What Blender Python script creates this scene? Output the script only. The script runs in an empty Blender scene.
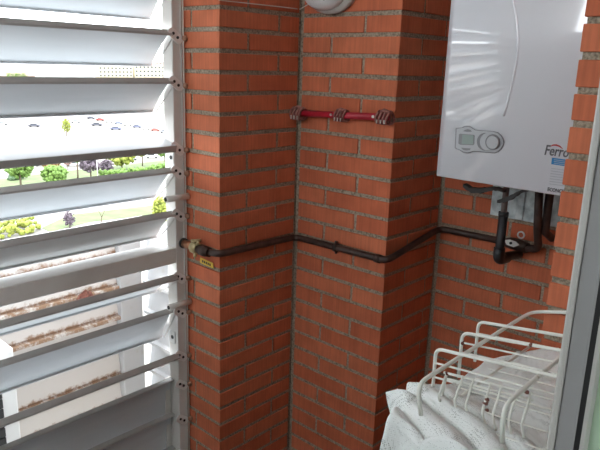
import bpy, bmesh, math, random
from mathutils import Vector, Matrix, noise
random.seed(7)
S = bpy.context.scene
PI = math.pi

# ------------------------------------------------------------------ camera
FPX = 629.44
CAM = Vector((1.4329, -1.2084, 1.5512))
_y, _p, _r = -0.739, 0.2506, 0.0311
_f = Vector((math.sin(_y)*math.cos(_p), math.cos(_y)*math.cos(_p), -math.sin(_p)))
_rt = Vector((math.cos(_y), -math.sin(_y), 0)); _up = _rt.cross(_f)
RT = _rt*math.cos(_r) + _up*math.sin(_r); UP = -_rt*math.sin(_r) + _up*math.cos(_r); FW = _f
cam = bpy.data.cameras.new('camera'); camo = bpy.data.objects.new('camera', cam)
S.collection.objects.link(camo)
camo.matrix_world = Matrix(((RT.x, UP.x, -FW.x, CAM.x), (RT.y, UP.y, -FW.y, CAM.y), (RT.z, UP.z, -FW.z, CAM.z), (0, 0, 0, 1)))
cam.sensor_fit = 'HORIZONTAL'; cam.sensor_width = 36; cam.lens = 36*FPX/600; cam.clip_start = .02; cam.clip_end = 5000
S.camera = camo

# ------------------------------------------------------------------ world, sun, exposure
w = bpy.data.worlds.new('world'); S.world = w; w.use_nodes = True
bg = w.node_tree.nodes['Background']; bg.inputs[0].default_value = (.90, .95, 1.0, 1); bg.inputs[1].default_value = 5.0
sun = bpy.data.lights.new('sun', 'SUN'); suno = bpy.data.objects.new('sun', sun); S.collection.objects.link(suno)
sun.energy = 3.0; sun.angle = math.radians(8); sun.color = (1, .96, .9)
suno.rotation_euler = Vector((-.25, -.35, .9)).to_track_quat('Z', 'Y').to_euler()
vs = S.view_settings
S.display_settings.display_device = 'sRGB'
vs.view_transform = 'Standard'; vs.look = 'None'; vs.gamma = 1; vs.use_curve_mapping = False
vs.exposure = 0.5

# ------------------------------------------------------------------ helpers
def at(px, py, ax, val):
    d = FW*FPX + RT*(px-300) - UP*(py-225)
    t = (val-CAM[ax])/d[ax]
    return CAM + d*t

def mat(name, col, rough=.6, metal=0, **k):
    m = bpy.data.materials.new(name); m.use_nodes = True
    b = m.node_tree.nodes['Principled BSDF']
    b.inputs['Base Color'].default_value = (*col, 1); b.inputs['Roughness'].default_value = rough
    b.inputs['Metallic'].default_value = metal
    for kk, v in k.items(): b.inputs[kk.replace('_', ' ')].default_value = v
    return m

def N(m, t, **k):
    n = m.node_tree.nodes.new(t)
    for a, v in k.items(): setattr(n, a, v)
    return n

def L(m, a, b): m.node_tree.links.new(a, b)

def varied(name, c1, c2, rough=.6, scale=40, metal=0, bump=0, detail=4, lo=.35, hi=.65, stretch=None, bscale=None):
    """two tones of the same surface mixed by noise"""
    m = mat(name, c1, rough, metal); b = m.node_tree.nodes['Principled BSDF']
    tc = N(m, 'ShaderNodeTexCoord'); mp = N(m, 'ShaderNodeMapping'); L(m, tc.outputs['Object'], mp.inputs[0])
    if stretch: mp.inputs['Scale'].default_value = stretch
    nz = N(m, 'ShaderNodeTexNoise'); nz.inputs['Scale'].default_value = scale; nz.inputs['Detail'].default_value = detail
    L(m, mp.outputs[0], nz.inputs['Vector'])
    cr = N(m, 'ShaderNodeValToRGB'); cr.color_ramp.elements[0].position = lo; cr.color_ramp.elements[1].position = hi
    cr.color_ramp.elements[0].color = (*c1, 1); cr.color_ramp.elements[1].color = (*c2, 1)
    L(m, nz.outputs['Fac'], cr.inputs[0]); L(m, cr.outputs[0], b.inputs['Base Color'])
    if bump:
        n2 = N(m, 'ShaderNodeTexNoise'); n2.inputs['Scale'].default_value = bscale or scale*2; n2.inputs['Detail'].default_value = 5
        L(m, tc.outputs['Object'], n2.inputs['Vector'])
        bp = N(m, 'ShaderNodeBump'); bp.inputs['Strength'].default_value = bump; bp.inputs['Distance'].default_value = .004
        L(m, n2.outputs['Fac'], bp.inputs['Height']); L(m, bp.outputs[0], b.inputs['Normal'])
    return m

def box(bm, x0, x1, y0, y1, z0, z1, mi=0, jit=0, bev=0):
    vs_ = [bm.verts.new((x+random.uniform(-jit, jit), y+random.uniform(-jit, jit), z+random.uniform(-jit, jit)))
           for x in (x0, x1) for y in (y0, y1) for z in (z0, z1)]
    fs = []
    for q in ((0, 1, 3, 2), (4, 6, 7, 5), (0, 4, 5, 1), (2, 3, 7, 6), (0, 2, 6, 4), (1, 5, 7, 3)):
        f = bm.faces.new([vs_[i] for i in q]); f.material_index = mi; fs.append(f)
    if bev:
        es = list({e for f in fs for e in f.edges})
        r = bmesh.ops.bevel(bm, geom=es, offset=bev, segments=2 if bev > .003 else 1, affect='EDGES', profile=.5)
        for f in r['faces']: f.material_index = mi
    return vs_

def tube(bm, pts, r, seg=8, cap=True, mi=0, closed=False):
    pts = [Vector(p) for p in pts]; n = len(pts); rings = []
    rr = r if isinstance(r, (list, tuple)) else [r]*n
    prev = None
    for i, p in enumerate(pts):
        if closed: t = pts[(i+1) % n]-pts[i-1]
        elif i == 0: t = pts[1]-p
        elif i == n-1: t = p-pts[i-1]
        else: t = (pts[i+1]-p).normalized()+(p-pts[i-1]).normalized()
        t.normalize()
        if prev is None:
            a = Vector((0, 0, 1)) if abs(t.z) < .9 else Vector((1, 0, 0))
            nrm = t.cross(a).normalized()
        else:
            nrm = prev-t*prev.dot(t)
            nrm.normalize()
        prev = nrm; b = t.cross(nrm)
        rings.append([bm.verts.new(p+(nrm*math.cos(2*PI*k/seg)+b*math.sin(2*PI*k/seg))*rr[i]) for k in range(seg)])
    m = n if closed else n-1
    for i in range(m):
        A, B = rings[i], rings[(i+1) % n]
        for k in range(seg):
            f = bm.faces.new((A[k], A[(k+1) % seg], B[(k+1) % seg], B[k])); f.smooth = True; f.material_index = mi
    if cap and not closed:
        f = bm.faces.new(rings[0][::-1]); f.material_index = mi; f = bm.faces.new(rings[-1]); f.material_index = mi

def rounded(pts, rad, seg=5):
    """polyline with its corners rounded off"""
    pts = [Vector(p) for p in pts]; out = [pts[0]]
    for i in range(1, len(pts)-1):
        p = pts[i]; a = pts[i-1]-p; b = pts[i+1]-p
        d = min(rad, a.length*.49, b.length*.49)
        A = p+a.normalized()*d; B = p+b.normalized()*d
        for k in range(seg+1):
            t = k/seg; out.append(A*(1-t)**2+p*2*t*(1-t)+B*t*t)
    out.append(pts[-1]); return out

def prism(bm, poly, d, mi=0, bev=0):
    """closed polygon (list of Vector) extruded by vector d"""
    d = Vector(d)
    a = [bm.verts.new(Vector(p)) for p in poly]; b = [bm.verts.new(Vector(p)+d) for p in poly]
    n = len(a); fs = [bm.faces.new(a), bm.faces.new(b[::-1])]
    for i in range(n): fs.append(bm.faces.new((a[i], b[i], b[(i+1) % n], a[(i+1) % n])))
    for f in fs: f.material_index = mi
    if bev: bmesh.ops.bevel(bm, geom=list(fs[1].edges), offset=bev, segments=2, affect='EDGES')

def lathe(bm, prof, M, seg=28, mi=0, smooth=True):
    """profile of (radius, height) turned about local z, placed by matrix M"""
    rings = []
    for r, h in prof:
        rings.append([bm.verts.new(M @ Vector((max(r, 1e-5)*math.cos(2*PI*k/seg), max(r, 1e-5)*math.sin(2*PI*k/seg), h))) for k in range(seg)])
    for A, B in zip(rings, rings[1:]):
        for k in range(seg):
            f = bm.faces.new((A[k], A[(k+1) % seg], B[(k+1) % seg], B[k])); f.smooth = smooth; f.material_index = mi
    bm.faces.new(rings[0][::-1]).material_index = mi; bm.faces.new(rings[-1]).material_index = mi

def frame_to(loc, zdir, xdir=(1, 0, 0)):
    z = Vector(zdir).normalized(); x = Vector(xdir); x = (x-z*x.dot(z)).normalized(); y = z.cross(x)
    return Matrix(((x.x, y.x, z.x, loc[0]), (x.y, y.y, z.y, loc[1]), (x.z, y.z, z.z, loc[2]), (0, 0, 0, 1)))

def obj(name, bm, mats, parent=None, fix=True):
    me = bpy.data.meshes.new(name)
    if fix: bmesh.ops.recalc_face_normals(bm, faces=bm.faces)
    bm.to_mesh(me); bm.free()
    for m in (mats if isinstance(mats, (list, tuple)) else [mats]): me.materials.append(m)
    o = bpy.data.objects.new(name, me); S.collection.objects.link(o)
    if parent:
        o.parent = parent; o.matrix_parent_inverse = Matrix.Translation(parent.location).inverted() if parent.type == 'EMPTY' else Matrix.Identity(4)
    return o

def tag(o, label, cat, group=None):
    o['label'] = label; o['category'] = cat
    if group: o['group'] = group
    return o

def thing(name, loc, label, cat, group=None):
    o = bpy.data.objects.new(name, None); S.collection.objects.link(o); o.location = loc; o.empty_display_size = .05
    return tag(o, label, cat, group)

def struct(o): o['kind'] = 'structure'; return o

BM = bmesh.new

# ------------------------------------------------------------------ materials
def brick_mat():
    m = mat('fired_brick', (.5, .16, .08), .85); b = m.node_tree.nodes['Principled BSDF']
    geo = N(m, 'ShaderNodeNewGeometry')
    cr = N(m, 'ShaderNodeValToRGB'); e = cr.color_ramp.elements
    e[0].color = (.53, .132, .058, 1); e[1].color = (.61, .175, .082, 1); e[1].position = 1
    L(m, geo.outputs['Random Per Island'], cr.inputs[0])
    tc = N(m, 'ShaderNodeTexCoord'); mp = N(m, 'ShaderNodeMapping'); mp.inputs['Scale'].default_value = (160, 160, 5)
    L(m, tc.outputs['Object'], mp.inputs[0])
    n1 = N(m, 'ShaderNodeTexNoise'); n1.inputs['Scale'].default_value = 1.0; L(m, mp.outputs[0], n1.inputs['Vector'])
    n2 = N(m, 'ShaderNodeTexNoise'); n2.inputs['Scale'].default_value = 14; n2.inputs['Detail'].default_value = 6; L(m, tc.outputs['Object'], n2.inputs['Vector'])
    mix = N(m, 'ShaderNodeMix', data_type='RGBA', blend_type='MULTIPLY'); mix.inputs['Factor'].default_value = 1
    r1 = N(m, 'ShaderNodeMapRange'); r1.inputs[1].default_value = .3; r1.inputs[2].default_value = .7; r1.inputs[3].default_value = .9; r1.inputs[4].default_value = 1.08
    L(m, n1.outputs['Fac'], r1.inputs[0])
    r2 = N(m, 'ShaderNodeMapRange'); r2.inputs[1].default_value = .3; r2.inputs[2].default_value = .7; r2.inputs[3].default_value = .86; r2.inputs[4].default_value = 1.1
    L(m, n2.outputs['Fac'], r2.inputs[0])
    mu = N(m, 'ShaderNodeMath', operation='MULTIPLY'); L(m, r1.outputs[0], mu.inputs[0]); L(m, r2.outputs[0], mu.inputs[1])
    L(m, cr.outputs[0], mix.inputs['A']); L(m, mu.outputs[0], mix.inputs['B']); L(m, mix.outputs['Result'], b.inputs['Base Color'])
    bp = N(m, 'ShaderNodeBump'); bp.inputs['Strength'].default_value = .25; bp.inputs['Distance'].default_value = .0015
    L(m, n1.outputs['Fac'], bp.inputs['Height']); L(m, bp.outputs[0], b.inputs['Normal'])
    return m
M_brick = brick_mat()
M_mortar = varied('mortar', (.17, .135, .095), (.43, .355, .265), .95, 170, bump=.9, bscale=220, lo=.3, hi=.62)
M_plaster = varied('plaster', (.78, .76, .72), (.82, .80, .76), .8, 8)
M_floor = varied('grey_tile_floor', (.17, .17, .17), (.22, .22, .21), .6, 6)
M_blade = varied('aluminium_blade', (.58, .61, .63), (.65, .68, .70), .38, 9, metal=.0, stretch=(1, .2, 1))
M_alu = varied('white_aluminium', (.66, .63, .59), (.72, .70, .66), .45, 12)
M_edge = varied('shaded_blade_edge', (.38, .37, .35), (.44, .43, .41), .45, 14)  # shade of the inward-facing lips is put into this darker grey
M_plug = mat('white_plastic', (.82, .82, .80), .4)
M_dark = mat('black_rubber', (.012, .012, .012), .6)
M_knob = varied('brown_cap', (.30, .15, .09), (.4, .22, .14), .5, 60)
M_white = mat('white_enamel', (.72, .73, .77), .3, Coat_Weight=1.0, Coat_Roughness=.05, Coat_IOR=2.0)
M_silver = mat('silver_plastic', (.46, .47, .49), .3, .3)
M_dsilver = mat('dark_silver_plastic', (.24, .24, .25), .35, .3)
M_lcd = mat('lcd_glass', (.30, .37, .34), .15)
M_galv = varied('galvanised_steel', (.34, .41, .42), (.72, .80, .80), .5, 30, metal=.15, detail=7)
M_pipe = varied('old_brown_steel', (.035, .02, .016), (.075, .045, .036), .42, 30, metal=.2, bump=.3)
M_copper = varied('copper', (.30, .13, .07), (.5, .24, .13), .35, 50, metal=.7)
M_rubberpipe = mat('black_foam_pipe', (.02, .021, .023), .5)
M_brass = varied('brass', (.40, .30, .14), (.6, .5, .3), .4, 60, metal=.6)
M_red = varied('red_paint', (.42, .012, .03), (.5, .02, .045), .4, 40)
M_rust = varied('rusty_brown', (.11, .035, .025), (.26, .10, .07), .6, 90, bump=.3)
M_steel = mat('bright_steel', (.7, .7, .68), .3, .6)
M_yellow = mat('yellow_plastic', (.75, .50, .05), .5)
M_black = mat('dark_print', (.03, .03, .03), .6)
M_cable = mat('white_cable', (.72, .68, .62), .5)

M_house = varied('grey_rendered_wall', (.38, .40, .39), (.44, .46, .45), .9, 20)
def rust_white(name, base, rustc, scale, lo, hi, stretch=None):
    m = varied(name, base, rustc, .5, scale, lo=lo, hi=hi, detail=6, stretch=stretch); return m
M_wire = rust_white('white_coated_wire', (.86, .87, .80), (.20, .07, .025), 16, .655, .70)
M_sash = varied('grey_door_profile', (.30, .30, .295), (.34, .34, .335), .4, 10)
M_sashl = mat('pale_door_bead', (.50, .49, .46), .45)

def lace():
    m = mat('white_lace', (.88, .91, .89), .9); b = m.node_tree.nodes['Principled BSDF']
    b.inputs['Subsurface Weight'].default_value = 0
    uv = N(m, 'ShaderNodeTexCoord')
    vo = N(m, 'ShaderNodeTexVoronoi'); vo.inputs['Scale'].default_value = 340; vo.inputs['Randomness'].default_value = .35
    L(m, uv.outputs['Object'], vo.inputs['Vector'])
    nz = N(m, 'ShaderNodeTexNoise'); nz.inputs['Scale'].default_value = 22; nz.inputs['Detail'].default_value = 3; L(m, uv.outputs['Object'], nz.inputs['Vector'])
    th = N(m, 'ShaderNodeMapRange'); th.inputs[1].default_value = .45; th.inputs[2].default_value = .6; th.inputs[3].default_value = .17; th.inputs[4].default_value = .36
    L(m, nz.outputs['Fac'], th.inputs[0])
    lt = N(m, 'ShaderNodeMath', operation='LESS_THAN'); L(m, vo.outputs['Distance'], lt.inputs[0]); L(m, th.outputs[0], lt.inputs[1])
    mx = N(m, 'ShaderNodeMix', data_type='RGBA'); L(m, lt.outputs[0], mx.inputs['Factor'])
    mx.inputs['A'].default_value = (.88, .91, .89, 1); mx.inputs['B'].default_value = (.45, .47, .45, 1)
    L(m, mx.outputs['Result'], b.inputs['Base Color'])
    bp = N(m, 'ShaderNodeBump'); bp.inputs['Strength'].default_value = .6; bp.inputs['Distance'].default_value = .001
    L(m, vo.outputs['Distance'], bp.inputs['Height']); L(m, bp.outputs[0], b.inputs['Normal'])
    return m
M_lace = lace()

# ------------------------------------------------------------------ brick walls
Z0, H, J = 1.70, .06, .0064
ROWS = range(-15, 29)
def zrow(k): return Z0-(k+1)*H+J, Z0-k*H-J
def brickwall(name, even, odd, cores):
    bm = BM()
    for k in ROWS:
        z0, z1 = zrow(k)
        z0 = max(z0, 0)
        for (x0, x1, y0, y1) in (even if k % 2 == 0 else odd):
            box(bm, x0, x1, y0, y1, z0+random.uniform(-.0006, .0006), z1+random.uniform(-.0006, .0006), 0, .0008, .0014)
    for c in cores: box(bm, *c, 0, 2.6, 1)
    o = obj(name, bm, [M_brick, M_mortar]); return struct(o)

D1 = .004  # mortar set back
brickwall('wall_left',
    [(-.124, 0, 0, .238), (-.205, -.134, 0, .108), (-.115, 0, .248, .331)],
    [(-.205, 0, 0, .108), (-.115, 0, .118, .331)],
    [(-.200, -D1, D1, .342)])
brickwall('wall_middle',
    [(.011, .251, .34, .45), (.261, .382, .34, .585), (.27, .382, .595, .634)],
    [(.011, .124, .34, .45), (.134, .382, .34, .455), (.27, .382, .465, .634)],
    [(-D1-.02, .382-D1, .34+D1, .646)])
ev, od = [], []
x = .392
for j in (.632, .882, 1.132):
    ev.append((x, j-.005, .643, .70)); x = j+.005
x = .392
for j in (.504, .757, 1.007):
    od.append((x, j-.005, .643, .70)); x = j+.005
brickwall('wall_back', ev, od, [(.37, 1.15, .647, .72)])
PX, PY = 1.0075, -.0145
brickwall('wall_right',
    [(PX, PX+.238, PY, PY+.112), (PX+.248, PX+.45, PY, PY+.112), (PX, PX+.112, PY+.122, PY+.36), (PX, PX+.112, PY+.37, .642)],
    [(PX, PX+.112, PY, PY+.238), (PX+.122, PX+.36, PY, PY+.112), (PX+.37, PX+.45, PY, PY+.112), (PX, PX+.112, PY+.248, PY+.486), (PX, PX+.112, PY+.496, .642)],
    [(PX+D1, PX+.455, PY+D1, .646)])

# plain shell of the balcony and the kitchen the camera looks out of
def slab(name, *a, m=M_plaster):
    bm = BM(); box(bm, *a); return struct(obj(name, bm, m))
slab('floor', -.36, 4.2, -2.5, .72, -.12, 0, m=M_floor)
slab('ceiling', -.36, 4.2, -2.5, .72, 2.6, 2.75)
slab('wall_near', -.36, 4.2, -2.6, -2.5, 0, 1.9, m=M_house)  # unseen wall; the open strip above it is shaped to let frontal daylight in
bm = BM()
box(bm, 1.375, 1.465, -.70, PY-.001, 0, 2.6); box(bm, 1.375, 1.465, -2.5, -1.75, 0, 2.6); box(bm, 1.375, 1.465, -1.75, -.70, 2.15, 2.6)
struct(obj('wall_house', bm, M_house))
slab('wall_kitchen', 1.4651, 4.2, -.16, -.06, 0, 2.6)
bm = BM()
box(bm, 4.2, 4.3, -2.5, -.06, 0, .9); box(bm, 4.2, 4.3, -2.5, -.06, 2.3, 2.6); box(bm, 4.2, 4.3, -2.5, -1.6, .9, 2.3); box(bm, 4.2, 4.3, -.7, -.06, .9, 2.3)  # unseen wall; its window gap is added and sized to light the interior
struct(obj('wall_far', bm, M_plaster))
slab('wall_pantry', 1.4651, 4.2, -2.45, -2.4, 0, 2.6)

# ------------------------------------------------------------------ louvered window
win = bpy.data.objects.new('window_1', None); S.collection.objects.link(win); win.location = (-.185, -.8, 0); struct(win)
YN = -1.5   # near end of the blades
bm = BM()
box(bm, -.215, -.165, -.042, -.004, 0, 2.45, bev=.002); box(bm, -.1652, -.1618, -.012, -.0095, 0, 2.45)
obj('jamb', bm, M_alu, win)
bm = BM(); box(bm, -.215, -.165, YN-.042, YN-.002, 0, 2.45, bev=.002); obj('jamb', bm, M_alu, win)
bm = BM(); box(bm, -.247, -.165, YN, -.042, .915, .966, bev=.002); obj('transom', bm, M_alu, win)
bm = BM(); box(bm, -.2225, -.2155, -.060, -.010, 0, .49); obj('stop_strip', bm, M_alu, win)
bm = BM(); box(bm, -.235, -.165, YN-.042, -.004, 2.45, 2.598, bev=.002); obj('header', bm, M_alu, win)
slab('wall_street', -.34, -.165, -2.5, YN-.045, 0, 2.6, m=M_house)
bm = BM(); tube(bm, [(-.155, -.009, .05), (-.155, -.009, 2.4)], .0022, 6); obj('operating_rod', bm, M_cable, win)

def blade(zc, deg):
    th = math.radians(deg)
    def P(u, v):   # u outward from the pivot, v up; turned so that the outer edge drops
        X = -u; Zz = v
        c, s = math.cos(th), math.sin(th)
        return (-.215 + X*c - Zz*s, zc + X*s + Zz*c)
    def strip(bm, prof, y0, y1, t, mi=0):
        a, b = [], []
        for i, (u, v) in enumerate(prof):
            p0 = prof[max(i-1, 0)]; p1 = prof[min(i+1, len(prof)-1)]
            d = Vector((p1[0]-p0[0], p1[1]-p0[1])).normalized(); n = Vector((-d.y, d.x))*t
            a.append((u, v)); b.append((u+n.x, v+n.y))
        loop = a+b[::-1]
        v0 = [bm.verts.new((P(*q)[0], y0, P(*q)[1])) for q in loop]; v1 = [bm.verts.new((P(*q)[0], y1, P(*q)[1])) for q in loop]
        n = len(a)
        for k in range(2*n):
            f = bm.faces.new((v0[k], v0[(k+1) % (2*n)], v1[(k+1) % (2*n)], v1[k])); f.material_index = mi
        for i in range(n-1):
            bm.faces.new((v0[i], v0[i+1], v0[2*n-2-i], v0[2*n-1-i])); bm.faces.new((v1[i], v1[2*n-1-i], v1[2*n-2-i], v1[i+1]))
    bm = BM()
    YE = -.0435 if deg > 80 else -.048
    strip(bm, [(-.07, 0), (-.02, .003), (.01, .0035), (.07, 0)], YN+.003, YE, .0018)
    strip(bm, [(.07, 0), (.0705, -.007)], YN+.003, YE, .0018)
    o = obj('louver_blade', bm, M_blade, win)
    bm = BM(); strip(bm, [(-.068, -.019), (-.0705, -.016), (-.0705, .001)], YN+.003, YE, .0022)
    def child(name, bm, m):
        c = obj(name, bm, m); c.parent = o; c.matrix_parent_inverse = o.matrix_world.inverted() if False else Matrix.Identity(4)
        c.location = -Vector(win.location)*0; return c
    e = obj('blade_lip', bm, M_edge); e.parent = o
    # end bracket with two holes, pivot cap and the thin arm along the blade end
    bx, bz = P(-.062, -.012)
    bx = -.156
    M = frame_to((bx, -.036, bz), (1, 0, 0), (0, .8, -.6))
    bm = BM()
    poly = [M @ Vector((.017*math.cos(a)+(.012 if math.cos(a) > 0 else -.012), .0145*math.sin(a), -.003)) for a in [2*PI*k/20 for k in range(20)]]
    prism(bm, poly, (.004, 0, 0), 0, .0008)
    for dx in (-.011, .008):
        lathe(bm, [(.0045, 0), (.0045, .0022)], M @ Matrix.Translation((dx, 0, .0005)), 10, 1)
    bk = obj('end_bracket', bm, [M_brk, M_dark]); bk.parent = o
    bm = BM(); lathe(bm, [(.0, 0), (.009, .0), (.009, .010), (.005, .014), (0, .0145)], frame_to((bx-.002, -.004, bz-.006), (1, -.25, 0)), 14); kn = obj('pivot_cap', bm, M_knob); kn.parent = o
    bm = BM()
    a = P(-.06, -.020); c = P(.062, -.012)
    tube(bm, [(a[0], -.046, a[1]), (c[0], -.046, c[1])], .0016, 6); ar = obj('tilt_arm', bm, M_alu); ar.parent = o
    return o
M_brk = varied('bracket_plastic', (.80, .79, .76), (.86, .85, .82), .35, 60)
for zc, dg in ((2.27, 45), (2.133, 45), (1.996, 45), (1.859, 45), (1.722, 46), (1.585, 45), (1.446, 46), (1.311, -12), (1.175, 47), (1.038, 46.5),
               (.838, 37), (.696, 62), (.560, 37), (.421, 84), (.288, 84), (.155, 84)):
    blade(zc, dg)
# lever tubes and the white end plugs with dark holes
for (px, py, ln) in ((188, 196, .085), (190, 301, .085)):
    p = at(px, py, 0, -.150); bm = BM()
    tube(bm, [p, p-Vector((0, ln, 0))], .0105, 12); lathe(bm, [(.007, 0), (.007, .001)], frame_to(p-Vector((0, ln+.0006, 0)), (0, -1, 0)), 12, 1)
    lv = obj('lever_tube', bm, [M_alu, M_dark], win)
for (px, py) in ((171, 157.5), (172.5, 337)):
    p = at(px, py, 1, -.047); bm = BM()
    box(bm, p.x-.016, p.x+.012, -.047, -.043, p.z-.022, p.z+.022, bev=.0015)
    lathe(bm, [(.0068, 0), (.0068, .0015)], frame_to((p.x, -.047, p.z), (0, -1, 0)), 14, 1)
    obj('end_plug', bm, [M_plug, M_dark], win)

# ------------------------------------------------------------------ outdoor screen below the window
def white_boards():
    m = mat('white_painted_boards', (.8, .8, .78), .55); b = m.node_tree.nodes['Principled BSDF']
    tc = N(m, 'ShaderNodeTexCoord'); sp = N(m, 'ShaderNodeSeparateXYZ'); L(m, tc.outputs['Object'], sp.inputs[0])
    mo = N(m, 'ShaderNodeMath', operation='MODULO'); ad = N(m, 'ShaderNodeMath', operation='ADD'); ad.inputs[1].default_value = 14.2-.85
    L(m, sp.outputs['Z'], ad.inputs[0]); L(m, ad.outputs[0], mo.inputs[0]); mo.inputs[1].default_value = .142
    r1 = N(m, 'ShaderNodeMapRange'); r1.inputs[1].default_value = .022; r1.inputs[2].default_value = .075; r1.inputs[3].default_value = 1; r1.inputs[4].default_value = 0
    L(m, mo.outputs[0], r1.inputs[0])
    nz = N(m, 'ShaderNodeTexNoise'); nz.inputs['Scale'].default_value = 26; nz.inputs['Detail'].default_value = 7; nz.inputs['Roughness'].default_value = .7
    L(m, tc.outputs['Object'], nz.inputs['Vector'])
    mu = N(m, 'ShaderNodeMath', operation='MULTIPLY'); L(m, r1.outputs[0], mu.inputs[0]); L(m, nz.outputs['Fac'], mu.inputs[1])
    cr = N(m, 'ShaderNodeValToRGB'); e = cr.color_ramp.elements
    e[0].position = .36; e[0].color = (0, 0, 0, 1); e[1].position = .52; e[1].color = (1, 1, 1, 1)
    L(m, mu.outputs[0], cr.inputs[0])
    mx = N(m, 'ShaderNodeMix', data_type='RGBA'); L(m, cr.outputs[0], mx.inputs['Factor'])
    mx.inputs['A'].default_value = (.66, .65, .63, 1); mx.inputs['B'].default_value = (.30, .19, .12, 1)
    ln = N(m, 'ShaderNodeMath', operation='COMPARE'); L(m, mo.outputs[0], ln.inputs[0]); ln.inputs[1].default_value = .0205; ln.inputs[2].default_value = .0042
    lm = N(m, 'ShaderNodeMath', operation='MULTIPLY'); L(m, ln.outputs[0], lm.inputs[0]); L(m, nz.outputs['Fac'], lm.inputs[1])
    m2 = N(m, 'ShaderNodeMix', data_type='RGBA'); L(m, lm.outputs[0], m2.inputs['Factor']); L(m, mx.outputs['Result'], m2.inputs['A']); m2.inputs['B'].default_value = (.10, .045, .02, 1)
    L(m, m2.outputs['Result'], b.inputs['Base Color']); return m
M_boards = white_boards()
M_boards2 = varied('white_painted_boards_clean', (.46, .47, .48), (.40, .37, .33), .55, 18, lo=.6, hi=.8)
scr = thing('board_screen', (-.9, -.5, -.2), 'white painted outdoor screen of lapped boards with rust stains, below the louvers', 'screen')
def boards(along, fixed, a0, a1, dp, sgn):
    """lapped boards: each has a sloping face and a small ledge at its foot"""
    bm = BM()
    for i in range(8):
        z1 = .85-.142*i; z0 = z1-.142
        prof = [(0, z1), (.012*dp, z1-.004), (.034*dp, z0+.018), (.058*dp, z0+.014), (.058*dp, z0), (0, z0)]
        if along == 'y':
            poly = [Vector((fixed+p*sgn, a0, z)) for p, z in prof]; prism(bm, poly, (0, a1-a0, 0))
        else:
            poly = [Vector((a0, fixed+p*sgn, z)) for p, z in prof]; prism(bm, poly, (a1-a0, 0, 0))
    return bm
obj('front_boards', boards('y', -.95, -2.2, .19, .8, 1), M_boards, scr)
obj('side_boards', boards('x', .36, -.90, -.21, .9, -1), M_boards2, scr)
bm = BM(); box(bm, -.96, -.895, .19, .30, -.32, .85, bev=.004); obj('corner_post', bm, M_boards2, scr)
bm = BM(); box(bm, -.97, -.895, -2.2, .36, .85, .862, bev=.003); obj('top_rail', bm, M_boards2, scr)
bm = BM()
for zz in (.66, .38, .10):
    pass
bm.free()
# cabinet edge seen at the left through the lowest gaps
cab = thing('outdoor_unit', (-.62, -.62, -.2), 'white metal outdoor unit with a dark grille, at the left edge behind the louvers', 'air conditioner')
c0 = at(13.5, 348, 0, -.52)
bm = BM(); box(bm, -.85, -.52, c0.y-.75, c0.y, -.3, c0.z, bev=.006); obj('casing', bm, M_plug, cab)
bm = BM()
g1 = at(2, 400, 0, -.517).y
for i in range(22):
    box(bm, -.52, -.512, g1-.55, g1, -.2+i*.035, -.2+i*.035+.030)
obj('grille', bm, M_black, cab)

# dead leaf on a board
p = at(82, 297, 0, -.90)
bm = BM()
poly = [(0, -.028, -.012), (0, -.018, .008), (.004, -.006, .016), (.006, .004, .024), (0, .010, .016), (.004, .022, .012), (.0, .030, -.004), (.006, .016, -.010), (.010, 0, -.006), (.006, -.014, -.013)]
prism(bm, [p+Vector((a+.02, b*1.35, c*1.3+.008)) for a, b, c in poly], (-.004, 0, 0))
leaf = tag(obj('dead_leaf', bm, M_rust), 'crumpled brown dead leaf lying on a rusty white board outside', 'leaf')

# ------------------------------------------------------------------ landscape seen through the gaps
GZ = -30.0
def gp(px, py, z=GZ): return at(px, py, 2, z)
M_ground = varied('pale_ground', (.17, .16, .145), (.22, .21, .19), .95, .05)
bm = BM(); box(bm, -4000, 300, -3000, 4000, GZ-1, GZ); struct(obj('ground', bm, M_ground))
def leafm(n, a, b): return varied(n, a, b, .8, 2.5)
M_lg = leafm('leaf_green', (.06, .12, .018), (.12, .20, .035)); M_ly = leafm('leaf_yellow', (.15, .19, .025), (.25, .27, .045))
M_lo = leafm('leaf_orange', (.24, .14, .06), (.30, .21, .10)); M_lp = leafm('leaf_purple', (.07, .05, .065), (.12, .095, .115))
M_ld = leafm('leaf_dark', (.03, .07, .03), (.07, .12, .05)); M_lk = leafm('leaf_pink', (.26, .15, .13), (.32, .21, .18))
M_trunk = varied('bark', (.10, .07, .05), (.18, .14, .1), .9, 3); M_grass = varied('lawn', (.075, .10, .04), (.11, .14, .06), .95, .3)
M_asph = varied('asphalt', (.20, .20, .21), (.26, .26, .27), .9, .2)
def poly_ground(name, pts, m, dz, label, cat):
    bm = BM(); prism(bm, [Vector((p.x, p.y, GZ+dz)) for p in (gp(*q) for q in pts)], (0, 0, -.3)); o = obj(name, bm, m)
    return struct(o)
poly_ground('ground_lawn', [(-25, 182), (60, 172), (185, 158), (190, 176), (100, 186), (-25, 200)], M_grass, .05, '', '')
poly_ground('ground_road', [(-40, 158), (190, 136), (190, 150), (60, 158), (-40, 172)], M_asph, .04, '', '')
poly_ground('ground_verge', [(42, 228), (70, 215), (150, 206), (190, 198), (195, 208), (140, 216), (90, 222), (50, 232)], M_grass, .06, '', '')
poly_ground('ground_hill', [(-60, 76.5), (60, 77), (60, 70), (-60, 69)], varied('dry_hill', (.15, .10, .07), (.20, .14, .10), .95, .01), 1.0, '', '')

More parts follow.
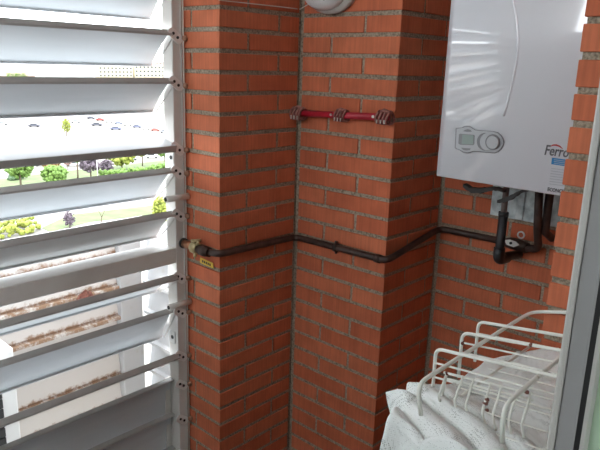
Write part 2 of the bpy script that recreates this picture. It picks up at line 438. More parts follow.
def crown(bm, c, rx, rz, n, s, seed):
    rnd = random.Random(seed)
    for i in range(n):
        d = Vector((rnd.gauss(0, 1), rnd.gauss(0, 1), rnd.gauss(0, 1))).normalized()*(rnd.random()**.45)
        p = Vector(c)+Vector((d.x*rx, d.y*rx, d.z*rz)); r = s*rnd.uniform(.6, 1.25)
        M = Matrix.Translation(p) @ Matrix.Rotation(rnd.uniform(0, 6), 4, (rnd.random(), rnd.random(), 1)) @ Matrix.Diagonal((r, r*.9, r*.7, 1))
        bmesh.ops.create_icosphere(bm, subdivisions=1, radius=1, matrix=M)
def tree(px, pyb, pyt, wpx, m, label, name='tree', n=90, group=None, trunk=.35, seed=0):
    """foot at (px,pyb) on the ground; height and crown from what its size is in the view"""
    b = gp(px, pyb); dist = (b-CAM).dot(FW); k = dist/FPX
    h = (pyb-pyt)*k*1.03; rw = wpx*k/2
    t = thing(name, b, label, 'tree', group)
    bm = BM(); crown(bm, (b.x, b.y, b.z+h*(1+trunk)/2), rw*.95, h*(1-trunk)/2, int(n*2.6), rw*.17, seed or px); obj('foliage', bm, m, t)
    bm = BM(); tube(bm, [(b.x, b.y, b.z), (b.x+.1, b.y, b.z+h*.5), (b.x, b.y+.1, b.z+h*.8)], [h*.035, h*.028, h*.012], 7); obj('trunk', bm, M_trunk, t)
    return t
tree(21, 188, 157, 26, M_lg, 'round light green street tree on the left, with a thin bare trunk', trunk=.33, n=130)
tree(55, 186, 166, 26, M_lg, 'low bright green tree right of the round light green street tree', trunk=.12, n=120)
tree(51, 174, 156, 19, M_lo, 'orange leaved tree between the two green street trees', trunk=.25)
tree(68, 170, 157, 9, M_lk, 'small pink blossomed tree beside the orange leaved tree')
tree(91, 179, 156, 21, M_lp, 'purple leaved tree just left of the white street lamp', trunk=.3)
tree(78, 180, 152, 9, M_lg, 'slim green tree left of the purple leaved tree', trunk=.6)
tree(107, 174, 160, 14, M_lp, 'small purple grey bush tree right of the white street lamp', trunk=.2)
tree(122, 170, 147, 32, M_ly, 'wide yellow green tree in the middle behind the hedge', trunk=.25, n=110)
tree(142.5, 166, 147, 14, M_ly, 'small bright yellow green tree with a reddish support near the window frame', trunk=.5)
tree(165, 164, 146, 17, M_lg, 'green tree farthest right, partly behind the window frame', trunk=.4)
tree(161, 240, 196, 17, M_ly, 'lone lime green tree beside the lever tube of the window', trunk=.35, n=140)
tree(67, 136, 119, 9, M_ly, 'small yellow tree alone in the far car park', trunk=.2)
tree(70, 228, 211, 12, M_lp, 'small purple shrub on the near grass verge', name='shrub', trunk=.1)
# bare tree
b = gp(101, 224); k = (b-CAM).dot(FW)/FPX
bm = BM()
def stick(p, q, r0, r1): tube(bm, [p, q], [r0, r1], 6)
T = lambda dx, dz: b+RT*dx*k+Vector((0, 0, dz*k))
stick(T(0, 0), T(1, 7), .14, .10); stick(T(1, 7), T(-2, 15), .08, .03); stick(T(1, 7), T(4, 13), .09, .05); stick(T(4, 13), T(6, 19), .05, .02)
stick(T(4, 12), T(1, 18), .04, .02); stick(T(-1, 12), T(-5, 17), .04, .02)
tag(obj('bare_tree', bm, M_trunk), 'bare leafless forked young tree on the pale path', 'tree')
# hedges
def hedge(name, pts, hpx, depth, m, label, seed):
    P = [gp(*q) for q in pts]; k = (P[0]-CAM).dot(FW)/FPX; h = hpx*k; bm = BM(); rnd = random.Random(seed)
    for a, c in zip(P, P[1:]):
        n = max(4, int((c-a).length/.5))
        back = Vector((-(c-a).y, (c-a).x, 0)).normalized()
        if back.dot(a-CAM) < 0: back = -back
        for i in range(n):
            for j in range(5):
                p = a.lerp(c, rnd.random())+back*rnd.random()*depth+Vector((0, 0, rnd.uniform(.15, .95)*h)); r = rnd.uniform(.3, .65)
                bmesh.ops.create_icosphere(bm, subdivisions=1, radius=r, matrix=Matrix.Translation(p))
    return tag(obj(name, bm, m), label, 'hedge')
hedge('hedge', [(105, 179), (130, 176), (172, 170)], 7, 2.5, M_lg, 'trimmed green hedge running along the lawn below the lamp', 3)
hedge('flowering_hedge', [(-14, 244), (14, 238), (46, 231)], 13, 6.0, M_ly, 'bright yellow green flowering hedge at the left near the path', 4)
hedge('dark_hedge', [(12, 181), (26, 179)], 5, 2.0, M_ld, 'low dark bush under the round light green street tree', 5)
# street lamp
b = gp(98, 184); k = (b-CAM).dot(FW)/FPX
lamp = thing('street_lamp', b, 'white globe street lamp standing by the purple leaved tree', 'street lamp')
bm = BM(); tube(bm, [b, b+Vector((0, 0, 30*k))], .055, 8); obj('pole', bm, M_plug, lamp)
bm = BM(); bmesh.ops.create_uvsphere(bm, u_segments=16, v_segments=10, radius=2.4*k, matrix=Matrix.Translation(b+Vector((0, 0, 31*k)))); obj('globe', bm, M_plug, lamp)
# cars
M_glass = mat('car_glass', (.04, .05, .06), .1)
def car(px, py, col, label, ang, s=1.0, group=None):
    b = gp(px, py); ca, sa = math.cos(ang), math.sin(ang)
    m = mat('car_paint', col, .35)
    R_ = Matrix.Translation(b) @ Matrix.Rotation(ang, 4, 'Z')
    t = thing('car', b, label, 'car', group)
    bm = BM()
    side = [(-2.1, .3), (-2.15, .75), (-1.5, .95), (-.9, 1.4), (.7, 1.42), (1.3, .98), (2.05, .85), (2.15, .4), (1.9, .28)]
    prism(bm, [R_ @ Vector((x*s, -.85*s, z*s)) for x, z in side], R_.to_3x3() @ Vector((0, 1.7*s, 0))); obj('body', bm, m, t)
    bm = BM(); prism(bm, [R_ @ Vector((x*s, -.87*s, z*s)) for x, z in ((-1.35, .97), (-.85, 1.33), (.65, 1.34), (1.12, .99))], R_.to_3x3() @ Vector((0, 1.74*s, 0))); obj('windows', bm, M_glass, t)
    for x in (-1.3, 1.3):
        bm = BM(); tube(bm, [R_ @ Vector((x*s, -.88*s, .32*s)), R_ @ Vector((x*s, .88*s, .32*s))], .32*s, 10); obj('wheel_pair', bm, M_dark, t)
    return t
car(2, 165, (.55, .56, .58), 'white car parked on the road, leftmost, at the edge of the view', 1.0)
car(42, 166, (.50, .56, .66), 'pale blue car on the road between the green tree and the orange tree', 1.0)
car(73, 166, (.58, .60, .62), 'white car on the road left of the purple leaved tree', 1.0)
car(131, 160, (.5, .52, .56), 'silver car behind the wide yellow green tree', 1.0)
car(152, 158, (.62, .62, .62), 'white car between the small yellow tree and the frame', 1.0)
cols = [(.5, .5, .52), (.08, .08, .1), (.3, .05, .04), (.55, .55, .55), (.2, .22, .28), (.5, .48, .44), (.12, .13, .2), (.6, .6, .6), (.4, .1, .08), (.25, .25, .27)]
CL = ['silver car at the left end of the long far parked row', 'black car second from the left in the long far parked row', 'dark red car third from the left in the long far parked row', 'pale grey car fourth from the left in the long far parked row', 'slate blue car left of the beige car in the far parked row', 'beige car in the middle of the far parked row', 'navy car right of the beige car in the far parked row', 'white car between the navy and the orange car of the far row', 'orange car, the second last at the right of the far row', 'charcoal car at the right end of the far row by the frame']
for i in range(10):
    car(82+i*9.2, 117.2+i*1.75, cols[i], CL[i], .75, 1.0, 'cars parked in a row far away')
for i, (px, py) in enumerate(((97, 126), (116, 130), (76, 123), (150, 139), (3, 125), (34.5, 127))):
    car(px, py, cols[(1, 6, 3, 4, 0, 1)[i]], ['black car alone in the pale far car park, below the parked row', 'navy car alone in the far car park, right of the black one', 'pale grey car next to the small lone yellow tree', 'slate blue car close to the window frame in the far car park', 'silver car at the far left of the car park', 'black car left of the small lone yellow tree'][i], .9, 1.2)
# buildings
M_bcream = mat('cream_render', (.42, .37, .26), .9); M_bwhite = mat('white_render', (.5, .5, .5), .9); M_bpink = mat('pink_render', (.42, .28, .22), .9)
def block(px0, px1, pyb, hpx, m, label, rows, cols_, depth=18, name='apartment_building', roof=None):
    a = gp(px0, pyb); c = gp(px1, pyb); k = (a-CAM).dot(FW)/FPX; h = hpx*k; c.z = a.z
    d = (c-a); back = Vector((-d.y, d.x, 0)).normalized()
    if back.dot(a-CAM) < 0: back = -back
    t = thing(name, a, label, 'building')
    bm = BM(); prism(bm, [a, c, c+back*depth, a+back*depth], (0, 0, h)); obj('wall', bm, m, t)
    for r in range(rows):
        for q in range(cols_):
            bm = BM()
            u0 = (q+.25)/cols_; u1 = (q+.7)/cols_; z0 = h*(r+.3)/rows; z1 = h*(r+.72)/rows
            prism(bm, [a+d*u0-back*.1+Vector((0, 0, z0)), a+d*u1-back*.1+Vector((0, 0, z0)), a+d*u1-back*.1+Vector((0, 0, z1)), a+d*u0-back*.1+Vector((0, 0, z1))], back*.2)
            obj('window', bm, M_glass if rows > 1 else M_bwhite, t)
    if roof:
        bm = BM(); o_ = Vector((0, 0, h)); e = d.normalized()*1.2
        prism(bm, [a-e-back*1.2+o_, c+e-back*1.2+o_, c+e+back*(depth+1)+o_, a-e+back*(depth+1)+o_], (0, 0, 1.0)); obj('roof', bm, roof, t)
    return t
M_hroof = mat('grey_roof', (.22, .21, .21), .8)
block(45, 96, 78, 5.2, M_bwhite, 'long low white hall with a grey roof edge on the horizon', 1, 8, 25, 'warehouse', M_hroof)
block(99, 133, 77.5, 11, M_bcream, 'cream apartment block on the horizon, left one of the pair', 3, 9)
block(135, 165, 77.5, 12, M_bcream, 'cream apartment block on the horizon, right one nearest the window frame', 3, 8)
block(155, 170, 70, 8, M_bpink, 'pinkish far building rising behind the cream blocks', 3, 4, 18)
hedge('tree_line', [(8, 77.3), (28, 77.3)], 4, 6, M_lg, 'row of small green trees on the bare hill at far left', 8)['category'] = 'trees'

# ------------------------------------------------------------------ boiler
BX0, BX1, BY, BZ = .5435, .965, .32, 1.2605
boi = thing('gas_boiler', (.755, .48, BZ), 'white wall-hung gas boiler with a small control panel, on the brick back wall', 'boiler')
bm = BM(); box(bm, BX0, BX1, BY+.012, .641, BZ+.004, 1.985, bev=.008); obj('casing', bm, M_white, boi)
# front cover: left third curves gently backwards
bm = BM()
nx, prof = 28, []
for i in range(nx+1):
    u = i/nx; X_ = BX0+(BX1-BX0)*u; d = 0
    if u < .36: d = .004*((.36-u)/.36)**2
    if u > .93: d = .008*((u-.93)/.07)**2
    prof.append((X_, BY+d))
fr = [[bm.verts.new((x_, y_, z_)) for z_ in (BZ, BZ+.003, 1.987, 1.99)] for x_, y_ in prof]
for i in range(nx+1):
    fr[i][0].co.y += .003; fr[i][3].co.y += .003
for i in range(nx):
    for j in range(3):
        f = bm.faces.new((fr[i][j], fr[i+1][j], fr[i+1][j+1], fr[i][j+1])); f.smooth = True
bk_ = [[bm.verts.new((x_, BY+.03, z_)) for z_ in (BZ, 1.99)] for x_, y_ in prof]
for i in range(nx):
    bm.faces.new((fr[i][0], bk_[i][0], bk_[i+1][0], fr[i+1][0])); bm.faces.new((fr[i][3], fr[i+1][3], bk_[i+1][1], bk_[i][1]))
bm.faces.new((fr[0][0], fr[0][1], fr[0][2], fr[0][3], bk_[0][1], bk_[0][0])); bm.faces.new((fr[nx][0], bk_[nx][0], bk_[nx][1], fr[nx][3], fr[nx][2], fr[nx][1]))
front = obj('front_cover', bm, M_white, boi)
bm = BM()
cv = [at(px, py, 1, BY) for px, py in ((506, -60), (509, -30), (512, -3), (515.5, 13), (517.6, 30), (518, 46), (516.4, 64), (513, 80), (509, 97), (503.5, 116))]
tube(bm, rounded([c_+Vector((0, .0024, 0)) for c_ in cv], .02, 4), .0044, 10); rd = obj('moulded_ridge', bm, M_white); rd.parent = front
# control panel
def bpt(cx, cy, y=BY-.001): return at(450+cx/8.571, 120+cy/8.571, 1, y)
pan = None
bm = BM()
ol = [(57, 72), (64, 66), (110, 62), (128, 53), (152, 50), (178, 56), (196, 68), (222, 84), (300, 88), (375, 95), (412, 104), (440, 125), (460, 155), (468, 190), (462, 222), (445, 252), (420, 274), (392, 285), (320, 280), (240, 270), (205, 268), (180, 280), (150, 283), (118, 277), (92, 258), (60, 248), (50, 238)]
prism(bm, [bpt(*q, BY+.002) for q in ol], (0, -.006, 0), 0)
rim = obj('control_panel', bm, M_dsilver, boi)
cxm, cym = 255, 172
bm = BM(); prism(bm, [bpt(cxm+(x_-cxm)*.965, cym+(y_-cym)*.93, BY-.003) for x_, y_ in ol], (0, -.005, 0), 0, .0008)
fp = obj('panel_face', bm, M_silver); fp.parent = rim
def disc(name, cx, cy, r, y, d, m, par, seg=28):
    c = bpt(cx, cy, y); R0 = (bpt(cx+r, cy, y)-c).length; bm = BM()
    lathe(bm, [(R0, 0), (R0, d*.8), (R0*.93, d)], frame_to(c, (0, -1, 0)), seg); o = obj(name, bm, m); o.parent = par; return o
bm = BM(); prism(bm, [bpt(*q, BY-.0079) for q in ((78, 122), (88, 117), (205, 127), (212, 135), (208, 205), (200, 216), (88, 212), (72, 200))], (0, -.0008, 0)); o = obj('screen_frame', bm, M_dsilver); o.parent = rim
bm = BM(); prism(bm, [bpt(*q, BY-.0086) for q in ((106, 124), (198, 131), (203, 140), (199, 203), (193, 210), (103, 206), (100, 198))], (0, -.0006, 0)); o = obj('display', bm, M_lcd); o.parent = rim
disc('selector_rim', 300, 186, 70, BY-.0078, .0010, M_dsilver, rim)
disc('selector_ring', 330, 187, 74, BY-.0082, .0018, M_silver, rim)
disc('dial_groove', 367, 190, 64, BY-.0098, .0010, M_dsilver, rim)
disc('dial', 372, 190, 54, BY-.0105, .006, M_silver, rim)
for q in ([(112, 96), (130, 84), (152, 78), (176, 84), (188, 100), (150, 102)], [(96, 236), (135, 240), (178, 243), (170, 258), (140, 262), (112, 256)], [(240, 180), (246, 150), (262, 132), (284, 122), (278, 150), (272, 184)], [(240, 190), (272, 192), (276, 226), (270, 246), (252, 228), (242, 208)]):
    bm = BM(); prism(bm, [bpt(*p_, BY-.0079) for p_ in q], (0, -.0008, 0)); o = obj('button', bm, M_dsilver); o.parent = rim

# writing on the boiler
def text(name, s, loc, size, m, par, shear=0, bold=0, xs=1.0, ext=.0006, align='LEFT'):
    cu = bpy.data.curves.new('tmp', 'FONT'); cu.body = s; cu.size = size; cu.extrude = ext; cu.offset = bold; cu.shear = shear; cu.align_x = align; cu.resolution_u = 3
    to = bpy.data.objects.new('tmp', cu); S.collection.objects.link(to); bpy.context.view_layer.update()
    me = bpy.data.meshes.new_from_object(to.evaluated_get(bpy.context.evaluated_depsgraph_get())); bpy.data.objects.remove(to)
    me.transform(Matrix.Translation(loc) @ Matrix.Rotation(PI/2, 4, 'X') @ Matrix.Diagonal((xs, 1, 1, 1)))
    me.name = name; me.materials.clear(); me.materials.append(m); o = bpy.data.objects.new(name, me); S.collection.objects.link(o); o.parent = par
    return o
M_lgrey = mat('grey_lettering', (.12, .12, .13), .4); M_blue = mat('blue_sticker', (.02, .20, .45), .4); M_swr = mat('red_swoosh', (.5, .03, .03), .4)
M_pale = mat('pale_print', (.45, .46, .50), .5)
p0 = at(543.8, 154.5, 1, BY-.001)
text('logo_lettering', 'Ferroli', p0, .0345, M_lgrey, front, .16, .0005, .74)
bm = BM()
sw = [at(px, py, 1, BY-.0012) for px, py in ((550.5, 146), (553, 144.4), (556.5, 144.2), (560, 145.6), (563, 148.8))]
sw2 = [at(px, py, 1, BY-.0012) for px, py in ((562.2, 148.8), (559, 146.8), (556, 145.9), (553.3, 145.8), (550.8, 146.6))]
prism(bm, sw+sw2, (0, -.0006, 0)); o = obj('logo_swoosh', bm, M_swr); o.parent = front
bm = BM(); prism(bm, [at(px, py, 1, BY-.0006) for px, py in ((552.0, 157.6), (575, 160.8), (574, 167.4), (551.3, 164.2))], (0, -.0005, 0)); stk = obj('blue_sticker', bm, M_blue); stk.parent = front
bm = BM()
for i in range(3):
    a = at(554, 159.4+i*1.8, 1, BY-.0013); c = at(572, 161.9+i*1.8, 1, BY-.0013)
    prism(bm, [a, c, c-Vector((0, 0, .0012)), a-Vector((0, 0, .0012))], (0, -.0003, 0))
o = obj('sticker_print', bm, M_pale); o.parent = front
bm = BM()
for i in range(7):
    a = at(551.2-i*.35, 168+i*2.6, 1, BY-.0006); c = at(572, 170.8+i*2.6, 1, BY-.0006)
    prism(bm, [a, c, c-Vector((0, 0, .0014)), a-Vector((0, 0, .0014))], (0, -.0004, 0))
o = obj('fine_print', bm, M_pale); o.parent = front
p1 = at(547.2, 190.8, 1, BY-.001)
text('model_lettering', 'ECONCEPT', p1, .0125, M_lgrey, front, 0, .0003, .8)
# straps and tap handles below the casing
M_strap = mat('black_strap', (.025, .022, .02), .5)
for pts, wd in ((((463, 185), (470, 190), (482, 190), (494, 188), (503, 191)), .016), (((497, 201), (503, 200), (512, 196), (520, 191), (528, 190)), .015)):
    P = [at(*q, 1, .43) for q in pts]; bm = BM()
    Q = rounded(P, .012, 3); up_ = []; dn_ = []
    for i, q in enumerate(Q):
        h_ = wd*(.30+.30*math.sin(PI*min(1, (i+.6)/(len(Q)*.8)))+.12*math.sin(i*2.4))
        up_.append(q+Vector((0, 0, h_*.5))); dn_.append(q-Vector((0, 0, h_)))
    prism(bm, up_+dn_[::-1], (0, .022, 0), 0)
    obj('strap', bm, M_strap, boi)

# ------------------------------------------------------------------ pipes at the back wall
pl = thing('mounting_plate', (.70, .64, 1.17), 'galvanised steel plate on the bricks below the boiler', 'plate')
a = at(490, 218, 1, .640); c = at(553, 222, 1, .640)
bm = BM(); box(bm, a.x, c.x+.09, .636, .642, a.z+.012, 1.255, bev=.001); obj('sheet', bm, M_galv, pl)
bm = BM(); box(bm, a.x+.002, c.x+.088, .628, .636, 1.215, 1.224); box(bm, at(520, 205, 1, .63).x-.012, at(520, 205, 1, .63).x+.012, .630, .636, a.z+.013, 1.215, bev=.002); obj('stiffener', bm, M_galv, pl)

# black insulated pipe: comes out of the boiler, elbow at the foot turns into the wall
bp_ = thing('insulated_pipe', (.62, .55, .98), 'thick black insulated water pipe dropping from the boiler with an elbow', 'pipe')
t0 = at(506, 186, 1, .50); t1 = at(503.5, 214, 1, .50); t2 = at(500, 258, 1, .50)
bm = BM(); tube(bm, [(t1.x, .50, BZ), (t1.x, .50, t1.z-.01)], .0088, 14); obj('steel_stub', bm, varied('grey_brown_steel', (.13, .09, .08), (.22, .18, .17), .4, 30, metal=.2), bp_)
bm = BM(); tube(bm, rounded([(t1.x, .50, t1.z), (t1.x, .50, t2.z), (t1.x+.004, .636, t2.z-.016)], .040, 6), .0130, 16); obj('foam_sleeve', bm, M_rubberpipe, bp_)
bm = BM(); tube(bm, [(t1.x, .50, t1.z+.006), (t1.x, .50, t1.z-.006)], .0145, 16); obj('collar', bm, M_rubberpipe, bp_)
bm = BM(); tube(bm, rounded([(t1.x, .50, t2.z+.030), (t1.x, .50, t2.z-.006), (t1.x+.002, .55, t2.z-.010)], .03, 6), .0165, 16); obj('elbow', bm, M_rubberpipe, bp_)

# second dark pipe to the right, partly behind the pier
q0 = at(549, 200, 1, .58)
bm = BM(); tube(bm, [(q0.x, .58, BZ), (q0.x, .58, 1.10), (q0.x, .642, 1.07)], .012, 14)
tag(obj('water_pipe', bm, M_pipe), 'short dark water pipe below the boiler right beside the brick pier', 'pipe')

# gas pipe run round the piers
gas = thing('gas_pipe', (.2, .31, .98), 'brown steel gas pipe running round the brick piers from the louvers to the boiler', 'pipe')
ZG = .979
g = 0.018
path = [(-.035, -g-.008, ZG+.002), (g+.004, -g, ZG+.004), (g, .34-g, ZG-.004), (.382+g, .34-g, ZG+.001), (.382+g, .643-g-.004, 1.030), (.655, .643-g-.004, 1.034)]
bm = BM(); tube(bm, rounded(path, .028, 6), .0105, 14); obj('pipe_run', bm, M_pipe, gas)
bm = BM(); vx = at(540, 240, 1, .60).x
tube(bm, rounded([(.70, .600, 1.035), (vx, .600, 1.037), (vx, .57, 1.10), (vx, .54, BZ)], .034, 8), .0115, 14); obj('riser', bm, M_pipe, gas)
bm = BM(); tube(bm, [(.638, .621, 1.034), (.66, .615, 1.035), (.712, .600, 1.035)], [.016, .019, .017], 6); obj('shutoff_valve', bm, M_pipe, gas)
hp = [at(px, py, 1, .575) for px, py in ((504.5, 240), (510, 239.5), (516, 241.5), (519.5, 245), (514, 247), (507, 244.5))]
bm = BM(); prism(bm, hp, (0, -.004, 0), 0, .001); h_ = at(511, 243, 1, .570); lathe(bm, [(.004, 0), (.004, .004)], frame_to(h_, (0, -1, 0)), 10, 1); obj('valve_handle', bm, [M_steel, M_dark], gas)['label'] = 'bright steel lever handle'
c = at(521, 235, 1, .60); bm = BM()
tube(bm, [c+Vector((.010*math.cos(a), 0, .010*math.sin(a))) for a in [2*PI*k/16 for k in range(16)]], .0026, 6, closed=True); obj('ring', bm, M_steel, gas)
def clampx(p, ax):
    bm = BM(); p = Vector(p); d = Vector(ax)
    tube(bm, [p-d*.006, p+d*.006], .0145, 12); n_ = Vector((0, 0, 1)); tube(bm, [p+n_*.012, p+n_*.022], .0055, 6); tube(bm, [p-n_*.012, p-n_*.020], .0045, 6)
    tube(bm, [p, (p.x, .339, p.z)] if abs(d.x) > .5 else [p, (0.001, p.y, p.z)], .004, 6)
    obj('pipe_clamp', bm, M_pipe, gas)
clampx((at(336, 248, 1, .322).x, .34-g, ZG-.002), (1, 0, 0))
bm = BM(); p = Vector((at(378, 259, 1, .322).x, .34-g, ZG)); tube(bm, [p-Vector((.009, 0, 0)), p+Vector((.009, 0, 0))], .0135, 12); obj('collar', bm, M_pipe, gas)
# left end: copper stub from the window frame, brass nut, dark union
a0 = at(184, 244.5, 1, -.030)
bm = BM(); tube(bm, [(a0.x-.004, -.030, a0.z+.004), (-.092, -.028, ZG+.004)], .0135, 16); obj('copper_end', bm, M_copper, gas)
bm = BM(); tube(bm, [(a0.x-.006, -.0301, a0.z+.0042), (a0.x+.002, -.030, a0.z+.004)], .0165, 16); obj('rubber_ring', bm, M_dark, gas)
bm = BM(); tube(bm, [(-.100, -.028, ZG+.004), (-.094, -.028, ZG+.004), (-.076, -.028, ZG+.003), (-.070, -.028, ZG+.003)], [.015, .020, .020, .016], 8)
for dx, dz in ((-.084, .026), (-.070, .028), (-.086, -.027)):
    tube(bm, [(dx, -.028, ZG+dz*.5), (dx, -.028, ZG+dz)], .0055, 8)
tube(bm, [(-.087, -.042, ZG+.028), (-.066, -.020, ZG+.030)], .0045, 8)
obj('brass_valve', bm, M_brass, gas)
bm = BM(); tube(bm, [(-.070, -.028, ZG+.003), (-.055, -.028, ZG+.003), (-.054, -.028, ZG+.003), (-.036, -.027, ZG+.002), (-.035, -.027, ZG+.002), (-.018, -.026, ZG+.002)], [.014, .014, .018, .018, .0155, .0155], 8); obj('union_nut', bm, M_pipe, gas)
# yellow tag
yt = thing('warning_tag', (-.045, -.006, .94), 'small yellow tag with dark print fixed to the bricks below the gas pipe', 'tag')
tp = [at(px, py, 1, -.008) for px, py in ((200.2, 257.4), (212.8, 263.4), (213.2, 268.6), (199.8, 262.6))]
bm = BM(); prism(bm, tp, (0, .002, 0), 0); obj('plate', bm, M_yellow, yt)
bm = BM()
for i in range(5):
    f = .18+i*.14; A_ = tp[0].lerp(tp[1], f); B_ = tp[3].lerp(tp[2], f); e = (tp[1]-tp[0])*.08
    p1_, p2_ = A_.lerp(B_, .3), A_.lerp(B_, .72)
    prism(bm, [p1_-Vector((0, .0008, 0)), p1_+e-Vector((0, .0008, 0)), p2_+e-Vector((0, .0008, 0)), p2_-Vector((0, .0008, 0))], (0, .0008, 0))
obj('print', bm, M_black, yt)

# ------------------------------------------------------------------ red pipe high in the corner
M_fit = varied('red_brown_fitting', (.20, .06, .05), (.38, .17, .14), .5, 90)
red = thing('red_pipe', (.2, .315, 1.40), 'short red pipe with three ribbed brown fittings on the bricks above the gas pipe', 'pipe')
r0 = at(293, 113, 1, .312); r1 = at(341, 115.5, 1, .312); r2 = at(384, 117.5, 1, .312); r0.x = .010
zc = (r0.z+r1.z+r2.z)/3
bm = BM(); tube(bm, [(r0.x, .316, r0.z), (r2.x+.010, .316, r2.z+.001)], .0105, 14); obj('tube', bm, M_red, red)
for p, big in ((Vector((r0.x+.012, .312, r0.z)), 1.15), (r1, 1), (r2, 1.1)):
    bm = BM()
    for j in range(4):
        xx = p.x+(j-1.5)*.0115*big
        ring = [(xx+.003*math.sin(a*2), .316-.0165*big*math.cos(a), p.z+.0165*big*math.sin(a)) for a in [2*PI*k/16 for k in range(16)]]
        tube(bm, ring, .0034*big, 6, closed=True)
    tube(bm, [(p.x-.018*big, .314, p.z+.011), (p.x, .310, p.z+.018*big), (p.x+.020*big, .314, p.z+.013)], .0065, 8)
    f_ = obj('ribbed_fitting', bm, M_fit, red)
    bm = BM()
    for j in (-1, 0, 1):
        xx = p.x+j*.012*big; box(bm, xx-.0012, xx+.0012, .2935, .297, p.z-.017, p.z-.006)
    o = obj('pale_slots', bm, M_cable); o.parent = f_; o.matrix_parent_inverse = Matrix.Identity(4)
for p in (r1, r2):
    bm = BM(); lathe(bm, [(.0045, 0), (.0045, .003)], frame_to((p.x-.034, .306, p.z), (0, -1, 0)), 10); obj('pale_rivet', bm, M_cable, red)
bm = BM(); 
for p in (r1, r2): tube(bm, [(p.x, .316, p.z), (p.x, .3405, p.z)], .005, 8)
obj('wall_stud', bm, M_rust, red)

# ------------------------------------------------------------------ bulkhead lamp and its cable
lc = at(326, -12, 1, .31)
bl = thing('bulkhead_lamp', (lc.x, .338, lc.z), 'white bulkhead lamp high in the brick corner, cut off by the picture top', 'lamp')
Mx = frame_to((lc.x+.006, .339, lc.z), (0, -1, 0)) @ Matrix.Diagonal((1.6, 1.2, 1, 1))
bm = BM(); lathe(bm, [(.060, 0), (.062, .014), (.058, .022), (.0, .022)], Mx, 36); obj('base', bm, mat('grey_white_base', (.50, .47, .43), .5), bl)
bm = BM(); lathe(bm, [(.053, .018), (.052, .040), (.044, .056), (.026, .066), (0, .069)], Mx @ Matrix.Translation((-.006, 0, 0)), 36); obj('cover', bm, mat('lamp_cover', (.80, .82, .82), .35), bl)
bm = BM()
for dx in (-.022, .020):
    lathe(bm, [(.003, 0), (.003, .002)], frame_to((lc.x+dx, .339-.060, lc.z-.036), (0, -1, -.6)), 8)
obj('screw', bm, M_dark, bl)
ca = [at(219.5, .2, 0, .004), at(250, 3.5, 0, .004), at(285, 7.4, 0, .004), at(300, 9.2, 1, .335), (lc.x-.052, .325, lc.z-.03)]
ca.insert(0, Vector((.004, -.004, ca[0].z+.004))); ca.insert(0, Vector((-.12, -.004, ca[0].z+.012)))
bm = BM(); tube(bm, ca, .0017, 6); tag(obj('lamp_cable', bm, M_cable), 'thin white cable strung across the brick pier to the lamp', 'cable')

# ------------------------------------------------------------------ washing machine, cloth and dish rack
TOP = 1.0
YM = -.470
wm = thing('cabinet', (1.165, -.25, 0), 'white cabinet hidden beneath the lace cloth beside the brick pier', 'cabinet')
bm = BM(); box(bm, .972, 1.362, YM+.004, -.030, .04, TOP-.025, bev=.008); obj('body', bm, M_plug, wm)
bm = BM(); box(bm, .968, 1.364, YM, -.028, TOP-.025, TOP, bev=.006); obj('top', bm, M_plug, wm)
for x_ in (1.0, 1.33):
    for y_ in (-.44, -.06):
        bm = BM(); tube(bm, [(x_, y_, 0), (x_, y_, .042)], .018, 10); obj('foot', bm, M_dark, wm)

def sm(t): t = max(0, min(1, t)); return t*t*(3-2*t)
def edge_x(y):
    e = .962
    if y > -.15: e += .085*((y+.15)/.125)**2
    return e
def topz(x_, y_):
    n = noise.noise(Vector((x_*9, y_*9, .3)))*.006+noise.noise(Vector((x_*26, y_*26, 4)))*.003
    near = sm((-y_-.27-.25*(x_-.96))/.10)*sm((1.30-x_)/.15)
    q = x_*.50+y_*.86+.02*noise.noise(Vector((x_*7, y_*7, 9)))
    r_ = abs(math.sin(q*62))
    return TOP+.011+n+near*(r_**.6*.020+.010)+.016*sm((y_+.36)/.22)*sm((x_-.98)/.08)
NU, NV = 110, 120
bm = BM(); grid = []
for j in range(NV+1):
    y_ = -.024+(YM-.004+.024)*j/NV; ex = edge_x(y_); row = []
    for i in range(NU+1):
        x_ = 1.364+(ex-1.364)*i/NU
        row.append(bm.verts.new((x_, y_, topz(x_, y_))))
    grid.append(row)
for j in range(NV):
    for i in range(NU): bm.faces.new((grid[j][i], grid[j+1][i], grid[j+1][i+1], grid[j][i+1])).smooth = True
# skirt: down the left side, gathered up into a ruffle near the corner, then along the front
HEM = [(-.024, (1.046, -.026, .93)), (-.10, (.973, -.11, .90)), (-.27, (.952, -.285, .91)), (-.315, (.944, -.320, .985)), (-.335, (.938, -.338, 1.032)), (-.350, (.934, -.356, 1.020)),
       (-.362, (.924, -.366, 1.036)), (-.378, (.930, -.376, 1.018)), (-.392, (.919, -.398, 1.036)), (-.402, (.923, -.404, 1.022)), (-.414, (.916, -.416, 1.032)), (-.430, (.928, -.420, .992)), (-.446, (.944, -.424, .945)), (-.462, (.950, -.440, .905)), (-.474, (.952, -.475, .88))]
def hem(y):
    for (a, A), (b, B) in zip(HEM, HEM[1:]):
        if b <= y <= a:
            t = (y-a)/(b-a); return Vector(A).lerp(Vector(B), t)
    return Vector(HEM[-1][1])
edge = [(grid[j][NU], 'L') for j in range(NV+1)]+[(grid[NV][i], 'F') for i in range(NU-1, -1, -1)]
K = 16; prevr = None
